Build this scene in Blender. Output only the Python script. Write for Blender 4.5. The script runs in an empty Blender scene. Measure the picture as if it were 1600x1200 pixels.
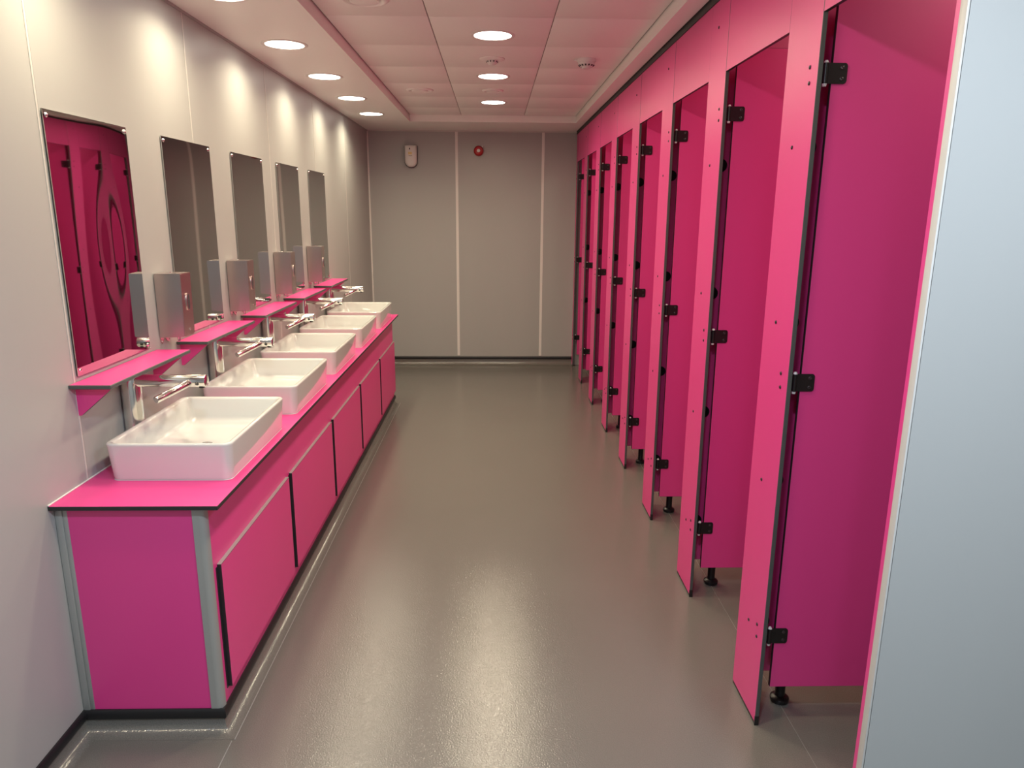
import bpy, bmesh, math, random
from mathutils import Vector, Matrix
random.seed(4)
S = bpy.context.scene
COL = S.collection
PI = math.pi

# ------------------------------------------------------------------ camera
FW = Vector((0.02483038, 0.97264004, -0.23098657))
RT = Vector((0.9996913, -0.02395868, 0.00657848))
UP = Vector((-8.64354635e-04, 2.31078616e-01, 9.72934698e-01))
cam_d = bpy.data.cameras.new('camera')
cam = bpy.data.objects.new('camera', cam_d); COL.objects.link(cam)
M = Matrix.Identity(4)
for i in range(3):
    M[i][0], M[i][1], M[i][2] = RT[i], UP[i], -FW[i]
M.translation = Vector((1.2966, 0, 1.62))
cam.matrix_world = M
cam_d.sensor_width = 36; cam_d.lens = 1126.84 * 36 / 1600
cam_d.clip_start = 0.02; cam_d.clip_end = 100
S.camera = cam

# ------------------------------------------------------------------ world, exposure
W = bpy.data.worlds.new('world'); S.world = W; W.use_nodes = True
bg = W.node_tree.nodes['Background']
bg.inputs[0].default_value = (0.62, 0.74, 1.0, 1); bg.inputs[1].default_value = 0.1
S.view_settings.view_transform = 'Standard'; S.view_settings.look = 'None'
S.view_settings.gamma = 1; S.view_settings.use_curve_mapping = False
S.view_settings.exposure = 0.0
LAMP_W = 4.9      # row over the basins
MID_W = 11.5      # centre row
COOL_W = 27.0
COOL_COL = (0.74, 0.86, 1.0)
LAMP_COL = (1.0, 0.86, 0.60)
SPREAD = 145

# ------------------------------------------------------------------ dimensions
R = 2.145; L = 7.744; HB = 2.43; HT = 2.49; YN = -1.2
P = [2.0102 + 0.806 * i for i in range(8)]
PW = 0.222
CF = 0.4366; CT = 0.489; HC = 0.7805
XB = 3.65                      # back of the cubicles

# ------------------------------------------------------------------ materials
def mat(name, col, rough=0.5, metal=0.0, spec=0.5, var=0.0, vscale=8, bump=0.0, bscale=200, coat=0.0, emit=None, estr=0,
        stretch=(1, 1, 1), rvar=0.0, grain=0.0, gscale=900, bdet=3):
    m = bpy.data.materials.new(name); m.use_nodes = True
    nt = m.node_tree; n = nt.nodes; b = n['Principled BSDF']
    b.inputs['Base Color'].default_value = (*col, 1)
    b.inputs['Roughness'].default_value = rough
    b.inputs['Metallic'].default_value = metal
    b.inputs['Specular IOR Level'].default_value = spec
    b.inputs['Coat Weight'].default_value = coat
    tc = n.new('ShaderNodeTexCoord'); mp = n.new('ShaderNodeMapping')
    mp.inputs['Scale'].default_value = stretch
    nt.links.new(tc.outputs['Object'], mp.inputs[0])
    if var or rvar:
        nz = n.new('ShaderNodeTexNoise'); nz.inputs['Scale'].default_value = vscale; nz.inputs['Detail'].default_value = 5
        nt.links.new(mp.outputs[0], nz.inputs['Vector'])
        if var:
            mx = n.new('ShaderNodeMix'); mx.data_type = 'RGBA'
            mx.inputs['A'].default_value = (*[max(0, c * (1 - var)) for c in col], 1)
            mx.inputs['B'].default_value = (*[min(1, c * (1 + var)) for c in col], 1)
            nt.links.new(nz.outputs['Fac'], mx.inputs['Factor'])
            out = mx.outputs['Result']
            if grain:
                g = n.new('ShaderNodeTexNoise'); g.inputs['Scale'].default_value = gscale; g.inputs['Detail'].default_value = 2
                nt.links.new(tc.outputs['Object'], g.inputs['Vector'])
                cr = n.new('ShaderNodeMapRange'); cr.inputs['From Min'].default_value = 0.3; cr.inputs['From Max'].default_value = 0.7
                cr.inputs['To Min'].default_value = 1 - grain; cr.inputs['To Max'].default_value = 1 + grain
                nt.links.new(g.outputs['Fac'], cr.inputs['Value'])
                vm = n.new('ShaderNodeVectorMath'); vm.operation = 'SCALE'
                nt.links.new(out, vm.inputs[0]); nt.links.new(cr.outputs[0], vm.inputs['Scale'])
                out = vm.outputs[0]
            nt.links.new(out, b.inputs['Base Color'])
        if rvar:
            mr = n.new('ShaderNodeMapRange')
            mr.inputs['To Min'].default_value = max(0, rough - rvar); mr.inputs['To Max'].default_value = rough + rvar
            nt.links.new(nz.outputs['Fac'], mr.inputs['Value']); nt.links.new(mr.outputs[0], b.inputs['Roughness'])
    if bump:
        nb = n.new('ShaderNodeTexNoise'); nb.inputs['Scale'].default_value = bscale; nb.inputs['Detail'].default_value = bdet
        nt.links.new(mp.outputs[0], nb.inputs['Vector'])
        bp = n.new('ShaderNodeBump'); bp.inputs['Strength'].default_value = bump; bp.inputs['Distance'].default_value = 0.002
        nt.links.new(nb.outputs['Fac'], bp.inputs['Height']); nt.links.new(bp.outputs[0], b.inputs['Normal'])
    if emit:
        b.inputs['Emission Color'].default_value = (*emit, 1); b.inputs['Emission Strength'].default_value = estr
    return m

PINKC = (0.76, 0.048, 0.265)
PINK = mat('pink laminate', PINKC, 0.40, 0, 0.8, var=0.04, vscale=3, stretch=(1, 1, 0.15), bump=0.02, bscale=260)
WALLM = mat('grey satin wall panel', (0.43, 0.435, 0.42), 0.46, 0.06, 0.4, var=0.05, vscale=2.2, stretch=(1, 1, 0.12), rvar=0.06, bump=0.02, bscale=6)
FLOORM = mat('grey brown vinyl', (0.155, 0.146, 0.130), 0.165, 0, 0.6, var=0.05, vscale=1.3, bump=0.32, bscale=200, bdet=1.0, rvar=0.01, grain=0.24, gscale=520)
COVEM = FLOORM
WELD = mat('pale vinyl weld', (0.30, 0.29, 0.28), 0.3)
CEILM = mat('white ceiling metal', (0.92, 0.91, 0.87), 0.42, 0, 0.5, var=0.02, vscale=2)
SEAMM = mat('ceiling tile joint', (0.30, 0.27, 0.25), 0.6)
BLACK = mat('black rubber', (0.012, 0.012, 0.013), 0.42)
BLKPL = mat('black plastic', (0.010, 0.010, 0.011), 0.32)
CORE = mat('dark laminate core', (0.075, 0.085, 0.083), 0.45, bump=0.05, bscale=400)
COREBLK = mat('black laminate core', (0.02, 0.02, 0.022), 0.4)
ALU = mat('grey aluminium trim', (0.40, 0.41, 0.39), 0.38, 0.35)
WHT = mat('white plastic trim', (0.80, 0.78, 0.74), 0.35)
JOINT = mat('pale joint strip', (0.60, 0.585, 0.55), 0.4)
CERAM = mat('white glazed ceramic', (0.67, 0.68, 0.65), 0.09, 0, 0.55, coat=0.3)
CHROME = mat('chrome', (0.80, 0.78, 0.75), 0.13, 1.0)
STEEL = mat('brushed stainless steel', (0.56, 0.48, 0.455), 0.30, 1.0, bump=0.10, bscale=60, stretch=(8, 8, 0.25), rvar=0.05, vscale=20)  # pinkish base colour paints in the reflection of pink surroundings
STEELD = mat('dark sight glass', (0.06, 0.06, 0.065), 0.3, 0.0)
MIRR = mat('polished steel mirror', (0.55, 0.555, 0.54), 0.025, 1.0)
SCREW = mat('bright screw', (0.80, 0.80, 0.78), 0.2, 1.0)
SCRBLK = mat('dark screw cap', (0.03, 0.02, 0.025), 0.3)
NYLON = mat('white nylon', (0.75, 0.75, 0.75), 0.35)
GAPM = mat('dark shadow gap channel', (0.045, 0.045, 0.045), 0.6)
RED = mat('red plastic', (0.42, 0.008, 0.012), 0.3)
LGREY = mat('light grey plastic', (0.62, 0.60, 0.60), 0.4)
YEL = mat('yellow paper label', (0.80, 0.66, 0.30), 0.6)
LAMPM = mat('lit diffuser', (0.9, 0.9, 0.9), 0.5, emit=(1.0, 0.93, 0.80), estr=14)

# ------------------------------------------------------------------ helpers
def setp(o, label=None, cat=None, group=None, kind=None):
    if label: o['label'] = label
    if cat: o['category'] = cat
    if group: o['group'] = group
    if kind: o['kind'] = kind
    return o

def obj(name, bm, m, parent=None, smooth=True, ang=35):
    me = bpy.data.meshes.new(name)
    bmesh.ops.recalc_face_normals(bm, faces=bm.faces)
    bm.to_mesh(me); bm.free()
    ms = m if isinstance(m, (list, tuple)) else [m]
    for x in ms: me.materials.append(x)
    if smooth:
        me.shade_smooth()
        me.set_sharp_from_angle(angle=math.radians(ang))
    o = bpy.data.objects.new(name, me); COL.objects.link(o)
    if parent: o.parent = parent
    return o

def empty(name, loc, label, cat, group=None):
    o = bpy.data.objects.new(name, None); COL.objects.link(o)
    o.location = loc; o.empty_display_size = 0.05
    return setp(o, label, cat, group)

def struct(name, bm, m, parent=None, **k):
    return setp(obj(name, bm, m, parent, **k), kind=None if parent else 'structure')

def box(bm, a, b, bev=0.0, seg=2, mi=0):
    x0, y0, z0 = a; x1, y1, z1 = b
    v = [bm.verts.new(c) for c in ((x0,y0,z0),(x1,y0,z0),(x1,y1,z0),(x0,y1,z0),(x0,y0,z1),(x1,y0,z1),(x1,y1,z1),(x0,y1,z1))]
    fs = [bm.faces.new([v[i] for i in q]) for q in ((0,3,2,1),(4,5,6,7),(0,1,5,4),(1,2,6,5),(2,3,7,6),(3,0,4,7))]
    for f in fs: f.material_index = mi
    if bev:
        es = list({e for f in fs for e in f.edges})
        r = bmesh.ops.bevel(bm, geom=es, offset=bev, segments=seg, profile=0.5, affect='EDGES')
        for f in r['faces']: f.material_index = mi
    return fs

def B(a, b, bev=0.0, seg=2):
    bm = bmesh.new(); box(bm, a, b, bev, seg); return bm

def panel(a, b, axis, bev=0.0012):
    """laminate sheet: faces across `axis` are material 0, the edges material 1 (core)"""
    bm = bmesh.new(); box(bm, a, b, bev, 1)
    bm.normal_update()
    for f in bm.faces:
        f.material_index = 0 if abs(f.normal[axis]) > 0.9 else 1
    return bm

def loft(bm, rings, cap0=True, cap1=True, mi=0):
    vs = [[bm.verts.new(p) for p in r] for r in rings]
    n = len(vs[0])
    for a, b in zip(vs, vs[1:]):
        for i in range(n):
            f = bm.faces.new((a[i], a[(i+1) % n], b[(i+1) % n], b[i])); f.material_index = mi
    if cap0: bm.faces.new(vs[0][::-1]).material_index = mi
    if cap1: bm.faces.new(vs[-1]).material_index = mi

def frame(d):
    d = Vector(d).normalized()
    a = Vector((0, 0, 1)) if abs(d.z) < 0.9 else Vector((1, 0, 0))
    u = d.cross(a).normalized(); v = d.cross(u).normalized()
    return u, v

def cyl(bm, p, q, r, r2=None, n=32, bev=0.0, mi=0):
    p = Vector(p); q = Vector(q); r2 = r if r2 is None else r2
    d = (q - p); ln = d.length; d.normalize(); u, v = frame(d)
    prof = [(0, r), (ln, r2)]
    if bev:
        prof = [(0, r - bev), (bev * 0.3, r - bev * 0.3), (bev, r), (ln - bev, r2), (ln - bev * 0.3, r2 - bev * 0.3), (ln, r2 - bev)]
    rings = [[p + d * t + (u * math.cos(2*PI*i/n) + v * math.sin(2*PI*i/n)) * rr for i in range(n)] for t, rr in prof]
    loft(bm, rings, mi=mi)

def lathe(bm, c, d, prof, n=40, cap0=True, cap1=True, mi=0):
    c = Vector(c); d = Vector(d).normalized(); u, v = frame(d)
    rings = [[c + d * t + (u * math.cos(2*PI*i/n) + v * math.sin(2*PI*i/n)) * rr for i in range(n)] for t, rr in prof]
    loft(bm, rings, cap0, cap1, mi)

def rrect(cx, cy, hx, hy, r, z, k=7):
    pts = []
    for sx, sy, a0 in ((1, 1, 0), (-1, 1, 90), (-1, -1, 180), (1, -1, 270)):
        for i in range(k + 1):
            a = math.radians(a0 + 90 * i / k)
            pts.append((cx + sx * (hx - r) + r * math.cos(a), cy + sy * (hy - r) + r * math.sin(a), z))
    return pts

def dup(o, parent=None, loc=None):
    c = o.copy(); COL.objects.link(c)
    if parent: c.parent = parent
    if loc is not None: c.location = loc
    for ch in list(o.children): dup(ch, c)
    return c

ORD = ['nearest', 'second', 'third', 'fourth', 'fifth', 'sixth', 'seventh', 'eighth']
def nth(i, last, frm='from the camera'):
    if i == 0: return 'nearest to the camera'
    if i == last: return 'farthest from the camera'
    return ORD[i] + ' ' + frm

# ================================================================== SETTING
bm = B((-0.1, YN, -0.1), (XB + 0.1, L + 0.1, 0.0)); struct('floor', bm, FLOORM)
bm = B((-0.1, YN, -0.02), (0.0, L + 0.1, 2.6)); struct('wall_left', bm, WALLM)
bm = B((0.0, L, -0.02), (XB + 0.1, L + 0.1, 2.6)); struct('wall_back', bm, WALLM)
bm = B((XB, YN, -0.02), (XB + 0.1, L, 2.6)); struct('wall_right', bm, WALLM)
bm = B((0.0, YN - 0.1, -0.02), (XB, YN, 2.6)); struct('wall_near', bm, WALLM)
# grey end panel of the cubicle row, facing the near end of the room
YW = 1.390
bm = B((R + 0.0030, YW + 0.001, 0.0), (XB, YW + 0.020, HB)); struct('wall_front', bm, WALLM)
bm = B((R + 0.0005, YW + 0.004, 0.0), (R + 0.0031, YW + 0.020, HB)); struct('trim_0', bm, GAPM)
bm = bmesh.new()
box(bm, (R - 0.0035, YW - 0.0005, 0.0), (R + 0.0010, YW + 0.0215, HB), 0.0008)
struct('trim_1', bm, mat('off white edge trim', (0.60, 0.59, 0.56), 0.4))

# ceiling: lowered border, upstand and tiled recess
RX0, RX1, RY0, RY1 = 0.518, 2.050, YN + 0.3, 7.02
bm = bmesh.new()
box(bm, (-0.0, YN, HB), (RX0, L, HB + 0.16)); box(bm, (RX1, YN, HB), (R - 0.012, L, HB + 0.16))
box(bm, (RX0, RY1, HB), (RX1, L, HB + 0.16)); box(bm, (RX0, YN, HB), (RX1, RY0, HB + 0.16))
box(bm, (R - 0.012, YW + 0.02, HB + 0.03), (XB, L, HB + 0.16)); box(bm, (R - 0.012, YN, HB), (XB, YW + 0.02, HB + 0.16))
ceil = struct('ceiling', bm, CEILM)
# recess tiles, each a shallow pan with a bevelled edge, over a darker grid
bm = bmesh.new(); box(bm, (RX0, RY0, HT + 0.006), (RX1, RY1, HT + 0.05)); struct('grid', bm, SEAMM, ceil)
xs = [RX0 + 0.004, 0.993, 1.571, RX1 - 0.004]
bm = bmesh.new()
ys = [3.605 - 0.588 * 8 + 0.588 * k for k in range(0, 30)]
ys = [y for y in ys if RY0 < y < RY1 - 0.1] + [RY1 - 0.003]
y0 = RY0 + 0.003
for y in ys:
    for a, b in zip(xs, xs[1:]):
        box(bm, (a + 0.0022, y0 + 0.0008, HT), (b - 0.0022, y - 0.0008, HT + 0.006), 0.0015, 2)
    y0 = y
struct('tile', bm, CEILM, ceil)
# dark shadow-gap channel between ceiling and cubicle headers
struct('trim_2', B((R - 0.004, YW, 2.404), (R + 0.02, L, HB + 0.03)), GAPM)
struct('trim_3', B((0.0, YN, HB - 0.012), (0.004, L, HB)), ALU)
struct('trim_4', B((0.004, L - 0.004, HB - 0.012), (R, L, HB)), JOINT)
# wall joints
k = 5
for y in (0.0, 1.11, 2.2016, 3.291, 4.384, 5.4843, 6.5709):
    bm = bmesh.new(); box(bm, (0.0, y - 0.0045, 0.082), (0.0015, y + 0.0045, HB - 0.012), 0.0004, 1)
    box(bm, (0.0, y + 0.0045, 0.082), (0.0006, y + 0.0065, HB - 0.012), mi=1)
    struct('trim_%d' % k, bm, [JOINT, GAPM]); k += 1
for x in (0.911, 1.7985):
    bm = bmesh.new(); box(bm, (x - 0.014, L - 0.004, 0.10), (x + 0.014, L, HB - 0.012), 0.0015, 1)
    struct('trim_%d' % k, bm, WHT); k += 1
bm = bmesh.new(); box(bm, (0.0, L - 0.016, 0.10), (0.016, L, HB - 0.012), 0.004, 2)
struct('trim_%d' % k, bm, WHT); k += 1

# coved skirting with black capping strip, swept along a path
def cove_run(name, pts, inward, m=COVEM, ztop=0.052):
    """pts: polyline in plan at the wall face; inward: offset direction per vertex (mitred)"""
    prof = [(0.0, 0.0), (0.006, 0.0)]
    prof = [(0.003, ztop), (0.003, 0.042)]
    rr = 0.040
    for i in range(9):
        a = PI / 2 * i / 8
        prof.append((0.003 + rr - rr * math.cos(a), 0.0006 + rr - rr * math.sin(a)))
    bm = bmesh.new(); cols = []
    for (x, y), (nx, ny) in zip(pts, inward):
        cols.append([bm.verts.new((x + nx * d, y + ny * d, z)) for d, z in prof])
    for a, b in zip(cols, cols[1:]):
        for i in range(len(prof) - 1): bm.faces.new((a[i], a[i+1], b[i+1], b[i]))
    o = struct(name, bm, m, ang=60)
    bm = bmesh.new(); cols = []
    pr = [(0.0, ztop - 0.002), (0.008, ztop - 0.002), (0.011, ztop + 0.008), (0.010, ztop + 0.022), (0.005, ztop + 0.030), (0.0, ztop + 0.030)]
    for (x, y), (nx, ny) in zip(pts, inward):
        cols.append([bm.verts.new((x + nx * d, y + ny * d, z)) for d, z in pr])
    for a, b in zip(cols, cols[1:]):
        for i in range(len(pr)): bm.faces.new((a[i], a[(i+1) % 6], b[(i+1) % 6], b[i]))
    for c in (cols[0], cols[-1]): bm.faces.new(c)
    struct('capping_strip', bm, BLACK, o)
    return o
CY0, CY1 = 2.015, 6.055
cove_run('baseboard_left', [(0, YN), (0, CY0), (CF, CY0), (CF, CY1), (0, CY1), (0, L)],
         [(1, 0), (1, -1), (1, -1), (1, 1), (1, 1), (1, -1)])
cove_run('baseboard_back', [(0.0, L), (R + 0.02, L)], [(1, -1), (0, -1)], ztop=0.064)
# long welded seams in the vinyl sheet
struct('trim_%d' % k, B((CF + 0.043, CY0 - 0.045, 0.0), (CF + 0.0465, CY1 + 0.04, 0.002), 0.0008, 1), WELD); k += 1
struct('trim_%d' % k, B((CF + 0.036, YN, 0.0), (CF + 0.0385, CY0 - 0.05, 0.0010)), WELD); k += 1
struct('trim_%d' % k, B((2.2675, YN, 0.0), (2.2700, L, 0.0008)), mat('faint vinyl weld', (0.21, 0.20, 0.185), 0.3)); k += 1

# ================================================================== VANITY
van = empty('vanity_unit', (0.22, 4.03, 0.0), 'long magenta boxed-in unit under the washbasins along the left wall', 'vanity unit')
IV = Matrix.Translation((-0.22, -4.03, 0))
def vp(name, bm, m, parent=None, **kk):
    for v in bm.verts: v.co = IV @ v.co
    return obj(name, bm, m, parent or van, **kk)
CORNW = 0.036
vp('end_panel', panel((0.03, CY0, 0.074), (CF - CORNW + 0.004, CY0 + 0.012, HC - 0.013), 1), [PINK, CORE])
vp('end_panel', panel((0.002, CY1 - 0.012, 0.074), (CF - 0.012, CY1, HC - 0.013), 1), [PINK, CORE])
vp('front_panel', panel((CF - 0.012, CY0 + 0.01, 0.074), (CF, CY1, HC - 0.013), 0), [PINK, CORE])
# rounded aluminium corner post: quarter-round facing the room corner
bm = bmesh.new()
rr = 0.020; prof = [(CF - CORNW, CY0 + 0.012), (CF - CORNW, CY0 - 0.003), (CF + 0.003 - rr, CY0 - 0.003)]
for i in range(7):
    a = -PI / 2 + PI / 2 * i / 6
    prof.append((CF + 0.003 - rr + rr * math.cos(a), CY0 - 0.003 + rr + rr * math.sin(a)))
prof += [(CF + 0.003, CY0 + CORNW * 0.55), (CF - 0.01, CY0 + CORNW * 0.55)]
loft(bm, [[(x, y, z) for x, y in prof] for z in (0.080, HC - 0.0135)])
vp('corner_trim', bm, ALU)
bm = bmesh.new(); box(bm, (0.0012, CY0 - 0.004, 0.080), (0.022, CY0 + 0.012, HC - 0.0135), 0.002); box(bm, (0.022, CY0 - 0.001, 0.080), (0.036, CY0 + 0.012, HC - 0.0135), 0.002)
vp('wall_trim', bm, ALU)
for i in range(5):
    a = 2.069 + 0.806 * i; b = a + 0.760
    ap = vp('access_panel', panel((CF + 0.0005, a, 0.122), (CF + 0.0135, b, 0.552), 0), [PINK, COREBLK])
    vp('edge_gap', B((CF - 0.001, a - 0.011, 0.122), (CF + 0.0022, a - 0.0005, 0.545)), COREBLK, ap)
    # pale lipping along the top edge of the panel
    vp('edge_lip', B((CF + 0.0005, a, 0.552), (CF + 0.0135, b, 0.5535)), ALU, ap)

wt = empty('worktop', (0.24, 4.03, HC), 'pink laminate worktop running under all five basins, black front edge', 'worktop')
IV = Matrix.Translation((-0.24, -4.03, -HC))
vp('top_board', panel((0.0, 1.986, HC - 0.013), (CT, 6.067, HC), 2, 0.001), [PINK, COREBLK], wt)
struct('trim_%d' % k, B((0.0, 1.986, HC + 0.0003), (0.005, 6.067, HC + 0.0045), 0.0015), WHT); k += 1

# ================================================================== BASINS
BP = 0.775
def basin_mesh():
    bm = bmesh.new()
    hx, hy, h = 0.199, 0.304, 0.125
    rings = [rrect(0, 0, hx - 0.016, hy - 0.016, 0.022, 0.0),
             rrect(0, 0, hx - 0.010, hy - 0.010, 0.028, 0.003),
             rrect(0, 0, hx - 0.008, hy - 0.008, 0.030, 0.012),
             rrect(0, 0, hx - 0.001, hy - 0.001, 0.030, h - 0.012),
             rrect(0, 0, hx, hy, 0.030, h - 0.006),
             rrect(0, 0, hx - 0.001, hy - 0.001, 0.030, h - 0.002),
             rrect(0, 0, hx - 0.005, hy - 0.005, 0.027, h),
             rrect(0, 0, hx - 0.012, hy - 0.012, 0.022, h - 0.0005),
             rrect(0, 0, hx - 0.017, hy - 0.017, 0.020, h - 0.004),
             rrect(0, 0, hx - 0.020, hy - 0.020, 0.020, h - 0.010),
             rrect(0, 0, hx - 0.032, hy - 0.032, 0.026, 0.052),
             rrect(0, 0, hx - 0.036, hy - 0.036, 0.028, 0.042),
             rrect(0, 0, hx - 0.050, hy - 0.050, 0.028, 0.034),
             rrect(0, 0, hx - 0.120, hy - 0.120, 0.030, 0.028),
             rrect(0, 0, 0.022, 0.022, 0.0215, 0.025)]
    loft(bm, rings, True, True)
    return bm
def lab_basin(i): 
    return ['white rectangular washbasin at the near end of the pink worktop',
            'white rectangular washbasin second from the camera',
            'white rectangular washbasin in the middle of the five',
            'white rectangular washbasin fourth from the camera, second from the far end',
            'white rectangular washbasin at the far end of the worktop'][i]
b0 = None
for i in range(5):
    loc = (0.266, 2.491 + BP * i, HC)
    if i == 0:
        b0 = empty('washbasin', loc, '', 'washbasin', 'washbasins on the worktop')
        obj('bowl', basin_mesh(), CERAM, b0, ang=50)
        bm = bmesh.new(); lathe(bm, (0, 0, 0.0255), (0, 0, 1), [(0, 0.021), (0.002, 0.021), (0.004, 0.017), (0.003, 0.006)]); obj('drain', bm, CHROME, b0)
        bm = bmesh.new(); loft(bm, [rrect(0, 0, 0.1895, 0.2945, 0.025, 0.0002), rrect(0, 0, 0.1865, 0.2915, 0.024, 0.003)]); obj('sealant', bm, LGREY, b0)
        b = b0
    else: b = dup(b0, None, loc)
    b['label'] = lab_basin(i)

# ================================================================== TAPS
t0 = None
for i in range(5):
    loc = (0.034, 2.470 + BP * i, HC)
    if i == 0:
        t0 = empty('tap', loc, '', 'tap', 'chrome taps behind the basins')
        bm = bmesh.new()
        lathe(bm, (0, 0, 0), (0, 0, 1), [(0.0, 0.0335), (0.004, 0.0335), (0.005, 0.0325), (0.262, 0.0325), (0.276, 0.0310), (0.286, 0.0265), (0.292, 0.018), (0.294, 0.006)], n=48)
        obj('stem', bm, CHROME, t0, ang=40)
        bm = bmesh.new(); cyl(bm, (0.010, 0, 0.264), (0.262, 0, 0.264), 0.0215, bev=0.0015, n=40); obj('spout', bm, CHROME, t0)
        for sy in (-1, 1):
            bm = bmesh.new()
            cyl(bm, (0.214, 0, 0.263), (0.146, sy * 0.138, 0.230), 0.0130, 0.0118, bev=0.001, n=32)
            obj('dryer_arm', bm, CHROME, t0)
            bm = bmesh.new(); cyl(bm, (0.236, sy * 0.0150, 0.262), (0.236, sy * 0.0222, 0.256), 0.0065, 0.0065, n=20)
            obj('sensor', bm, BLKPL, t0)
        bm = bmesh.new(); cyl(bm, (0.244, 0, 0.246), (0.244, 0, 0.239), 0.010, n=24, bev=0.001); obj('aerator', bm, BLKPL, t0)
        t = t0
    else: t = dup(t0, None, loc)
    t['label'] = ['chrome tap with drying arms at the basin nearest the camera', 'chrome tap with drying arms at the second basin from the camera',
                  'chrome tap with drying arms at the middle basin', 'chrome tap with drying arms at the fourth basin from the camera',
                  'chrome tap with drying arms at the farthest basin'][i]

# ================================================================== MIRRORS (polished steel sheets, slightly bowed)
def mirror_mesh(w, h, f):
    NU, NV = 96, 140
    bm = bmesh.new(); g = []
    for j in range(NV + 1):
        row = []
        for i in range(NU + 1):
            u, v = i / NU, j / NV
            edge = min(1, min(u, 1 - u) * 14) * min(1, min(v, 1 - v) * 14)
            row.append(bm.verts.new((0.0065 + f(u, v), (u - 0.5) * w, v * h)))
        g.append(row)
    for j in range(NV):
        for i in range(NU):
            bm.faces.new((g[j][i], g[j][i+1], g[j+1][i+1], g[j+1][i]))
    # back sheet and edges so the plate has its thickness
    bk = [bm.verts.new(c) for c in ((0.003, -w/2, 0), (0.003, w/2, 0), (0.003, w/2, h), (0.003, -w/2, h))]
    bm.faces.new(bk[::-1])
    for a, bI, bJ in ((g[0], 0, 1), (g[-1], 3, 2)):
        for i in range(NU):
            pass
        bm.faces.new([bk[bI]] + list(a) + [bk[bJ]]) if a is g[0] else bm.faces.new([bk[bI]] + list(a) + [bk[bJ]])
    bm.faces.new([bk[0]] + [r[0] for r in g] + [bk[3]])
    bm.faces.new([bk[1]] + [r[-1] for r in g] + [bk[2]])
    return bm
def G(x, c, s): return math.exp(-((x - c) / s) ** 2 / 2)
WM, HMIR = 0.485, 0.785
def f1(u, v):
    y, z = (u - 0.5) * WM, v * HMIR
    h = 0.0022 * (1 - (2 * y / WM) ** 2)                                # slight overall bow
    h -= 0.0050 * y                                                     # hung slightly askew
    h -= 0.0020 * G(y, 0.056, 0.052) * G(z, 0.385, 0.122)               # dent in the middle
    h -= 0.0011 * math.exp((z - HMIR) / 0.034) * (1 + 0.35 * math.sin(u * 5.5 + 0.6))
    h += 0.0004 * G(y, -0.17, 0.06) * math.sin(v * 5.0)
    return h
def fk(seed):
    rnd = random.Random(seed); a, b, c = rnd.uniform(-1, 1), rnd.uniform(-1, 1), rnd.uniform(0, 6)
    def f(u, v):
        y, z = (u - 0.5) * WM, v * HMIR
        return (-0.0008 * math.exp((z - HMIR) / 0.034) + 0.00022 * a * math.sin(v * 6 + c) * math.sin(u * 3.1)
                + 0.00030 * b * G(y, 0.1 * a, 0.1) * G(z, 0.4, 0.2) + 0.00028 * math.sin(v * 5 + c) * (u - 0.5))
    return f
for i in range(5):
    y = 2.2135 + WM / 2 + 0.757 * i
    m0 = empty('mirror', (0, y, 1.117), ['polished steel wall mirror nearest the camera, showing magenta cubicles',
        'polished steel wall mirror second from the camera, mostly grey', 'polished steel wall mirror in the middle of the five, red blur at its top',
        'polished steel wall mirror fourth from the camera', 'polished steel wall mirror farthest from the camera'][i], 'mirror', 'steel mirrors on the left wall')
    obj('mirror_sheet', mirror_mesh(WM, HMIR, f1 if i == 0 else fk(i)), MIRR, m0, ang=40)
    for sy in (-1, 1):
        for z in (0.016, HMIR - 0.016):
            bm = bmesh.new(); lathe(bm, (0.004, sy * (WM/2 - 0.016), z), (1, 0, 0), [(0, 0.0075), (0.003, 0.0075), (0.006, 0.005), (0.007, 0.001)], n=20)
            obj('screw', bm, SCREW, m0)

# ================================================================== SHELVES
s0 = None
for i in range(5):
    loc = (0, 2.165 + 0.768 * i, 1.087)
    if i == 0:
        s0 = empty('shelf', loc, '', 'shelf', 'pink shelves under the mirrors')
        obj('shelf_board', panel((0.0, 0, 0.0), (0.128, 0.595, 0.013), 2, 0.002), [PINK, CORE], s0)
        for yb in (0.034, 0.548):
            bm = bmesh.new()
            pts = [(0.0, -0.0005), (0.112, -0.0005), (0.112, -0.006), (0.010, -0.092), (0.0, -0.092)]
            loft(bm, [[(x, yy, z) for x, z in pts] for yy in (yb, yb + 0.013)])
            bm.normal_update()
            for f in bm.faces: f.material_index = 0 if abs(f.normal.y) > 0.9 else 1
            obj('bracket', bm, [PINK, COREBLK], s0, smooth=False)
        s = s0
    else: s = dup(s0, None, loc)
    s['label'] = ['pink wall shelf with triangular brackets, nearest the camera', 'pink wall shelf under the second mirror from the camera',
                  'pink wall shelf under the middle mirror', 'pink wall shelf under the fourth mirror from the camera',
                  'pink wall shelf under the farthest mirror'][i]

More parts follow.
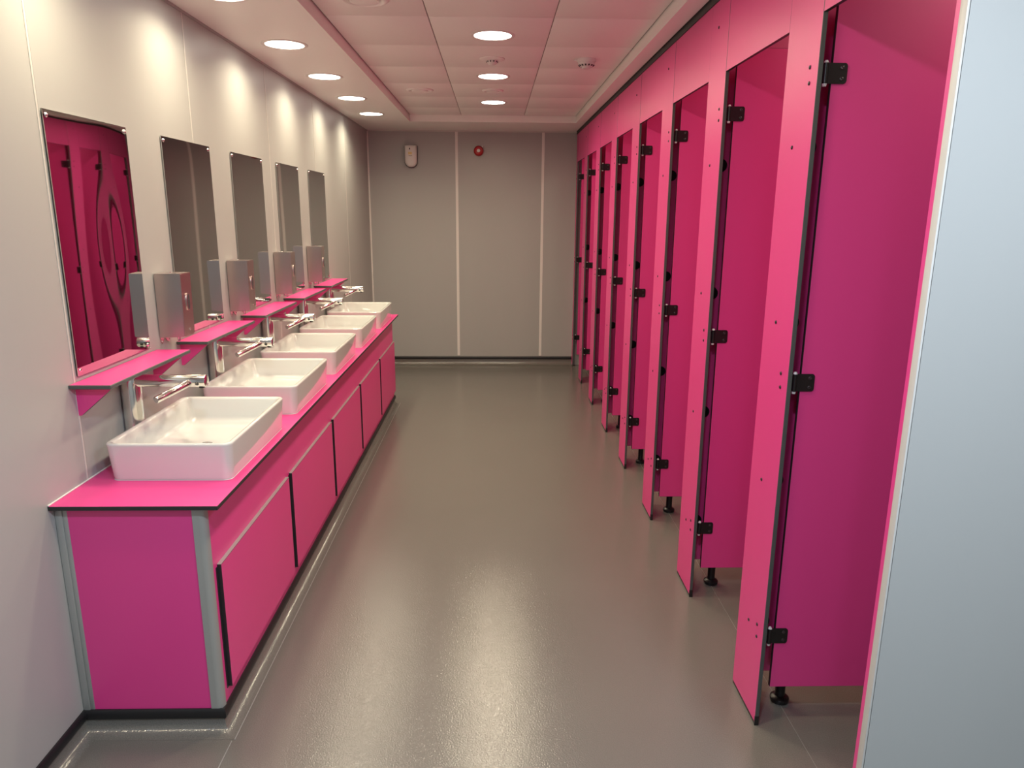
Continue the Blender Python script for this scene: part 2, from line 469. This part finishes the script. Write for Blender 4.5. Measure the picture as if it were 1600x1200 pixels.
# ================================================================== SOAP DISPENSERS
d0 = None
for i in range(4):
    loc = (0, 2.790 + 0.765 * i, 1.14)
    if i == 0:
        d0 = empty('soap_dispenser', loc, '', 'soap dispenser', 'steel soap dispensers between the mirrors')
        bm = bmesh.new()
        # box with a slightly sloping underside, folded edges
        pts = [(0.003, 0.0), (0.100, 0.003), (0.103, 0.246), (0.003, 0.246)]
        loft(bm, [[(x, yy, z) for x, z in pts] for yy in (0.0, 0.096)])
        bmesh.ops.bevel(bm, geom=list(bm.edges), offset=0.0022, segments=2, affect='EDGES')
        obj('body', bm, STEEL, d0)
        bm = bmesh.new()
        pl = [(0.006, 0.02), (0.090, 0.02), (0.090, -0.012), (0.080, -0.028), (0.060, -0.020), (0.048, -0.006), (0.034, -0.006), (0.026, -0.024), (0.016, -0.028), (0.006, -0.014)]
        loft(bm, [[(x, y, z) for y, z in pl] for x in (0.0, 0.003)]); obj('back_plate', bm, STEEL, d0, smooth=False)
        bm = bmesh.new(); n = 28
        loft(bm, [[(x, 0.048 + 0.013 * k * math.cos(2*PI*q/n), 0.135 + 0.034 * k * math.sin(2*PI*q/n)) for q in range(n)] for x, k in ((0.099, 1.0), (0.1055, 1.0), (0.1065, 0.86))])
        fr = obj('window_ring', bm, STEEL, d0)
        bm = bmesh.new()
        loft(bm, [[(x, 0.048 + 0.010 * math.cos(2*PI*q/n), 0.135 + 0.030 * math.sin(2*PI*q/n)) for q in range(n)] for x in (0.105, 0.1072)])
        obj('window', bm, STEELD, fr)
        for (y, z) in ((0.016, -0.016), (0.078, -0.016)):
            bm = bmesh.new(); lathe(bm, (0.003, y, z), (1, 0, 0), [(0, 0.004), (0.002, 0.004), (0.003, 0.001)], n=16); obj('screw', bm, SCREW, d0)
        bm = bmesh.new(); cyl(bm, (0.055, 0.048, 0.004), (0.055, 0.048, -0.020), 0.007, 0.005, n=20); obj('nozzle', bm, CHROME, d0)
        bm = bmesh.new(); cyl(bm, (0.04, 0.05, 0.245), (0.04, 0.05, 0.249), 0.008, n=20, bev=0.001); obj('lock', bm, CHROME, d0)
        bm = bmesh.new(); lathe(bm, (0.1015, 0.048, 0.028), (1, 0, 0), [(0, 0.004), (0.002, 0.004), (0.003, 0.001)], n=16); obj('screw', bm, SCREW, d0)
        d = d0
    else: d = dup(d0, None, loc)
    d['label'] = ['stainless steel soap dispenser nearest the camera, beside the first mirror', 'stainless steel soap dispenser second from the camera',
                  'stainless steel soap dispenser third from the camera', 'stainless steel soap dispenser farthest from the camera'][i]

# ================================================================== CUBICLES
def screw_mesh(r=0.0055):
    bm = bmesh.new(); lathe(bm, (0, 0, 0), (-1, 0, 0), [(0, r), (0.0012, r), (0.0028, r * 0.75), (0.0032, r * 0.25)], n=16)
    me = bpy.data.meshes.new('screw'); bmesh.ops.recalc_face_normals(bm, faces=bm.faces); bm.to_mesh(me); bm.free()
    me.materials.append(SCRBLK); me.shade_smooth(); return me
SM = screw_mesh()
def screws(parent, pts, rot=None):
    for p in pts:
        o = bpy.data.objects.new('screw', SM); COL.objects.link(o); o.parent = parent; o.location = p
        if rot: o.rotation_euler = rot
ZH = (1.985, 1.143, 0.315)
def pilaster(y0, w, label, hinge=True, centre=True):
    e = empty('pilaster', (R, y0, 0), label, 'pilaster', 'pink pilasters of the cubicle row')
    obj('board', panel((0, 0, 0.012), (0.013, w, 2.404), 0), [PINK, CORE], e)
    obj('foot_cap', B((0.0015, 0.0, 0.0), (0.0115, w, 0.022), 0.001, 1), BLACK, e) if w > 0.15 else None
    if w > 0.15:
        obj('edge_cap', B((-0.0006, -0.0012, 0.0), (0.0136, 0.004, 0.034), 0.001, 1), BLACK, e)
    pts = []
    if hinge:
        for z in ZH: pts += [(0, 0.052 if w > .15 else 0.04, z + 0.0205), (0, 0.048 if w > .15 else 0.036, z - 0.0205)]
    if centre: pts += [(0, 0.125, z) for z in (2.306, 1.806, 1.305, 0.803, 0.308)]
    screws(e, pts)
    return e
NAMES = ['nearest the camera', 'second from the camera', 'third from the camera', 'fourth from the camera', 'fifth from the camera', 'sixth from the camera', 'second from the back wall', 'farthest']
pilaster(YW + 0.022, 0.0192, 'sliver of bright pink pilaster beside the white trim of the grey wall', hinge=False, centre=False)
for i, p in enumerate(P):
    if i < 7:
        lab = 'tall pink cubicle pilaster, ' + ['nearest full one to the camera', 'second full one from the camera', 'third full one from the camera', 'fourth full one from the camera',
              'fifth full one from the camera', 'sixth full one from the camera', 'last full-width one before the back wall'][i]
        pilaster(p, PW, lab)
    else: pilaster(p, L - p - 0.001, 'narrow dark-edged pilaster tight against the back wall', centre=False)
HN = ['nearest', 'second', 'third', 'fourth', 'fifth', 'sixth', 'seventh', 'farthest']
for i, p in enumerate(P):
    ya = 1.4312 if i == 0 else P[i-1] + PW
    e = empty('header_panel', (R, ya, 2.13), 'pink header panel over the %s cubicle doorway%s' % (HN[i], ' from the camera' if 0 < i < 7 else ''), 'header panel', 'header panels over the cubicle doorways')
    obj('board', panel((0.0006, 0.0008, 0), (0.0125, p - ya - 0.0008, 0.274), 0, 0.0006), [PINK, COREBLK], e)

# partitions between cubicles
pt0 = None
for i in range(7):
    loc = (R + 0.018, P[i] + 0.118, 0)
    if i == 0:
        e = pt0 = empty('cubicle_partition', loc, '', 'partition', 'partitions between the cubicles')
        obj('board', panel((0, 0, 0.118), (XB - R - 0.02, 0.013, 2.44), 1), [PINK, COREBLK], e)
        bm = bmesh.new()
        lathe(bm, (0.112, 0.0065, 0), (0, 0, 1), [(0, 0.030), (0.010, 0.0315), (0.014, 0.031), (0.020, 0.024), (0.022, 0.0165), (0.116, 0.0165)], n=32)
        ft = obj('foot', bm, BLKPL, e)
        bm = bmesh.new(); box(bm, (0.090, -0.0005, 0.110), (0.134, 0.0135, 0.122), 0.001); obj('foot_clamp', bm, BLKPL, ft)
        for z in (1.806, 1.305, 0.803, 0.308):
            bm = bmesh.new()
            cyl(bm, (0.022, -0.003, z), (0.022, 0.0, z), 0.026, n=28, bev=0.001)
            box(bm, (-0.004, -0.026, z - 0.024), (-0.0005, 0.0, z + 0.024), 0.001, 1)
            cyl(bm, (0.0, -0.020, z), (-0.004, -0.020, z), 0.022, n=24)
            loft(bm, [[(-0.0035, -0.0235, zz), (0.020, -0.0035, zz), (-0.0035, -0.0035, zz)] for zz in (z - 0.010, z + 0.010)])
            obj('fixing_bracket', bm, BLKPL, e)
    else: e = dup(pt0, None, loc)
    e['label'] = 'magenta partition board behind the %s full pilaster%s, on a black foot' % (['nearest', 'second', 'third', 'fourth', 'fifth', 'sixth', 'last'][i], ' from the camera' if 0 < i < 6 else '')

# doors, swung open into the cubicles
dr0 = None
for i, p in enumerate(P):
    loc = (R + 0.036, p + 0.020, 0)
    if i == 0:
        e = dr0 = empty('cubicle_door', loc, '', 'cubicle door', 'open magenta cubicle doors')
        obj('door_leaf', panel((0.010, 0.0, 0.128), (0.572, 0.013, 2.215), 1), [PINK, COREBLK], e)
        for z in ZH:
            bm = bmesh.new()
            loft(bm, [[(a, y, b) for a, b in [(x_, z_) for x_, z_, _ in [( -0.003, z - 0.026, 0), (0.044, z - 0.026, 0), (0.048, z - 0.0235, 0), (0.050, z - 0.019, 0), (0.050, z + 0.019, 0), (0.048, z + 0.0235, 0), (0.044, z + 0.026, 0), (-0.003, z + 0.026, 0)]]] for y in (-0.0035, -0.0003)])
            lf = obj('hinge', bm, BLKPL, e, smooth=False)
            bm = bmesh.new(); cyl(bm, (-0.008, -0.002, z - 0.026), (-0.008, -0.002, z + 0.026), 0.0068, n=20)
            box(bm, (-0.0225, 0.0015, z - 0.034), (-0.0195, 0.052, z + 0.034), 0.001, 1)
            box(bm, (-0.0215, -0.002, z - 0.022), (-0.010, 0.004, z + 0.022)); obj('knuckle', bm, BLKPL, lf)
            bm = bmesh.new()
            cyl(bm, (-0.008, -0.002, z + 0.026), (-0.008, -0.002, z + 0.032), 0.0066, 0.004, n=18); cyl(bm, (-0.008, -0.002, z - 0.033), (-0.008, -0.002, z - 0.026), 0.005, 0.0066, n=18)
            obj('hinge_bush', bm, NYLON, lf)
            for zz in (-0.014, 0.014):
                bm = bmesh.new(); lathe(bm, (0.036, -0.0033, z + zz), (0, -1, 0), [(0, 0.0055), (0.0015, 0.0052), (0.0026, 0.003), (0.0018, 0.0012)], n=18); obj('screw', bm, SCRBLK, lf)
        # indicator lock on the free edge
        bm = bmesh.new(); lathe(bm, (0.52, -0.0003, 1.02), (0, -1, 0), [(0, 0.026), (0.004, 0.026), (0.007, 0.023), (0.007, 0.010), (0.014, 0.009)], n=28); obj('lock', bm, BLKPL, e)
    else: e = dup(dr0, None, loc)
    e['label'] = ('open magenta cubicle door ' + ['nearest the camera, largest in view', 'second from the camera', 'third from the camera', 'fourth from the camera', 'fifth from the camera',
                 'sixth from the camera', 'seventh from the camera, next to last', 'farthest from the camera, by the back wall'][i])

# ================================================================== CEILING FITTINGS
def downlight(x, y, z, label, group, cool=False, power=None):
    mid = x > 1
    e = empty('downlight', (x, y, z), label, 'ceiling light', group)
    bm = bmesh.new()
    lathe(bm, (0, 0, 0), (0, 0, -1), [(0.0, 0.113), (0.0015, 0.113), (0.0035, 0.109), (0.0035, 0.096), (0.001, 0.094), (0.0, 0.094)], n=56)
    obj('trim_ring', bm, WHT, e)
    bm = bmesh.new()
    lathe(bm, (0, 0, 0), (0, 0, -1), [(0.0005, 0.0935), (0.0016, 0.0935)], n=56)
    obj('diffuser', bm, LAMPM, e)
    ld = bpy.data.lights.new('lamp', 'AREA'); ld.shape = 'DISK'; ld.size = 0.18; ld.energy = power if power else COOL_W if cool else MID_W if mid else LAMP_W; ld.color = COOL_COL if cool else LAMP_COL
    ld.spread = math.radians(168 if mid else SPREAD)
    lo = bpy.data.objects.new('lamp', ld); COL.objects.link(lo); lo.parent = e; lo.location = (0, 0, -0.006)
    return e
LY = [3.06, 3.92, 4.79, 5.655, 6.515]
ll = ['leftmost row downlight cut by the top edge of the picture', 'nearest fully visible round downlight in the border over the basins', 'second fully visible downlight over the basins',
      'third fully visible downlight over the basins', 'farthest downlight over the basins']
for y, s in zip(LY, ll): downlight(0.25, y, HB, s, 'downlights over the basins')
downlight(0.25, 2.20, HB, 'warm downlight over the nearest basin, above the picture', 'downlights over the basins')
for y, s in zip((3.945, 5.07, 6.215), ['largest round downlight in the middle tile row', 'middle of the three centre-row downlights, beyond the round sounder', 'farthest downlight of the centre row']):
    downlight(1.288, y, HT, s, 'downlights of the centre row')
downlight(1.288, 2.80, HT, 'warm centre-row downlight just above the picture', 'downlights of the centre row')
downlight(1.288, 1.66, HT, 'warm centre-row downlight above and ahead of the camera', 'downlights of the centre row')
downlight(2.30, 0.55, HB, 'cool white downlight overhead in front of the grey end panel, outside the picture', 'cool white downlights at the near end', True)
downlight(1.288, 0.45, HT, 'cool white downlight overhead beside the camera', 'cool white downlights at the near end', True)
downlight(1.288, -0.60, HT, 'cool white downlight behind the camera', 'cool white downlights at the near end', True, 10.0)

for i, p in enumerate(P):
    downlight(2.78, p - 0.285, HB + 0.03, 'downlight hidden behind the pink headers over the %s cubicle%s' % (HN[i], ' from the camera' if 0 < i < 7 else ''), 'downlights over the cubicles', power=1.6)

def vent(x, y, r, label):
    e = empty('ceiling_vent', (x, y, HT), label, 'air valve', 'round ceiling air valves')
    bm = bmesh.new(); lathe(bm, (0, 0, 0), (0, 0, -1), [(0, r), (0.003, r), (0.010, r * 0.90), (0.011, r * 0.80), (0.004, r * 0.70), (0.0005, r * 0.66)], n=48); obj('rim', bm, CEILM, e, ang=60)
    bm = bmesh.new(); lathe(bm, (0, 0, 0), (0, 0, -1), [(0.0, r * 0.2), (0.006, r * 0.60), (0.012, r * 0.58), (0.016, r * 0.30), (0.0165, 0.002)], n=48); obj('disc', bm, CEILM, e, ang=60)
vent(1.285, 5.63, 0.078, 'low round air valve in the centre tile row between two downlights')
vent(0.752, 5.64, 0.100, 'round air valve in the left tile row near the far end')
vent(0.750, 3.33, 0.105, 'large round air valve cut by the top edge, left tile row')

e = empty('ceiling_sounder', (1.284, 4.52, HT), 'round white sensor with a ribbed centre, hung between the first two centre downlights', 'ceiling sensor')
bm = bmesh.new(); lathe(bm, (0, 0, 0), (0, 0, -1), [(0, 0.074), (0.003, 0.074), (0.008, 0.062), (0.010, 0.045)], n=48); obj('base', bm, CEILM, e, ang=60)
bm = bmesh.new(); lathe(bm, (0, 0, 0), (0, 0, -1), [(0.010, 0.032), (0.022, 0.030), (0.028, 0.024), (0.034, 0.012), (0.036, 0.003)], n=40)
hd = obj('head', bm, WHT, e, ang=60)
for q in range(10):
    a = 2*PI*q/10; bm = bmesh.new(); c = Vector((0.031*math.cos(a), 0.031*math.sin(a), -0.017))
    box(bm, (c.x-0.003, c.y-0.003, c.z-0.004), (c.x+0.003, c.y+0.003, c.z+0.004)); obj('slot', bm, GAPM, hd)

e = empty('smoke_detector', (1.832, 4.50, HT), 'white dome smoke detector on the right tile row near the pink headers', 'smoke detector')
bm = bmesh.new(); lathe(bm, (0, 0, 0), (0, 0, -1), [(0, 0.055), (0.012, 0.055), (0.018, 0.052)], n=48); obj('base', bm, WHT, e, ang=40)
bm = bmesh.new(); lathe(bm, (0, 0, 0), (0, 0, -1), [(0.018, 0.049), (0.030, 0.047), (0.040, 0.036), (0.0405, 0.027), (0.050, 0.025), (0.053, 0.018), (0.054, 0.003)], n=48)
hd = obj('head', bm, WHT, e, ang=50)
for q in range(14):
    a = 2*PI*q/14
    bm = bmesh.new(); u = Vector((math.cos(a), math.sin(a), 0)); w = Vector((-math.sin(a), math.cos(a), 0))
    p1, p2 = u*0.0470 + Vector((0, 0, -0.0325)), u*0.0385 + Vector((0, 0, -0.0392))
    out = (u*0.6 + Vector((0, 0, -0.8)))*0.0012
    loft(bm, [[p + w*0.0045 + out, p - w*0.0045 + out, p - w*0.0045 - out, p + w*0.0045 - out] for p in (p1, p2)])
    obj('slot', bm, GAPM, hd)
bm = bmesh.new(); box(bm, (-0.072, -0.004, -0.008), (-0.050, 0.004, -0.002), 0.001); obj('tab', bm, WHT, e)

# ================================================================== BACK WALL FITTINGS
e = empty('air_freshener', (0.447, L, 2.06), 'white rounded air freshener dispenser high on the back wall', 'air freshener')
def shield(w, top, bot, r, y, k=10):
    pts = [(-w, top), (-w, bot + r)]
    for i in range(1, k): 
        a = PI + PI * i / k; pts.append((w * math.cos(a), bot + r + r * math.sin(a)))
    pts += [(w, bot + r), (w, top)]
    # slightly arched top
    for i in range(1, 5): 
        t = i / 5; pts.append((w - 2*w*t, top + 0.006 * math.sin(PI * t)))
    return [(x, y, z) for x, z in pts]
bm = bmesh.new(); loft(bm, [shield(0.066, 0.215, 0.0, 0.060, 0.0), shield(0.067, 0.216, 0.0, 0.060, -0.030), shield(0.064, 0.213, 0.004, 0.056, -0.036)]); obj('back_case', bm, mat('grey case plastic', (0.10, 0.095, 0.10), 0.4), e, ang=50)
bm = bmesh.new(); loft(bm, [shield(0.062, 0.217, 0.006, 0.056, -0.034), shield(0.060, 0.215, 0.008, 0.056, -0.062), shield(0.052, 0.207, 0.016, 0.050, -0.076), shield(0.040, 0.195, 0.03, 0.04, -0.081)])
cv = obj('cover', bm, WHT, e, ang=60)
obj('indicator', B((-0.012, -0.0835, 0.176), (-0.002, -0.080, 0.192), 0.001, 1), BLKPL, cv)
obj('label', B((-0.022, -0.083, 0.128), (0.016, -0.0805, 0.152)), YEL, cv)
obj('logo_line', B((-0.018, -0.0825, 0.113), (0.018, -0.0805, 0.118)), mat('olive print', (0.35, 0.30, 0.15), 0.6), cv)

e = empty('fire_alarm', (1.137, L, 2.233), 'round red fire alarm sounder on the back wall', 'fire alarm')
bm = bmesh.new(); lathe(bm, (0, 0, 0), (0, -1, 0), [(0, 0.050), (0.030, 0.050), (0.034, 0.047), (0.050, 0.044), (0.056, 0.038), (0.052, 0.022)], n=48); obj('body', bm, RED, e, ang=45)
bm = bmesh.new(); lathe(bm, (0, 0, 0), (0, -1, 0), [(0.050, 0.017), (0.057, 0.017), (0.060, 0.013), (0.060, 0.004)], n=32); obj('centre_label', bm, WHT, e)
bm = bmesh.new(); box(bm, (0.026, -0.012, 0.034), (0.046, -0.002, 0.052), 0.003); obj('tab', bm, WHT, e)
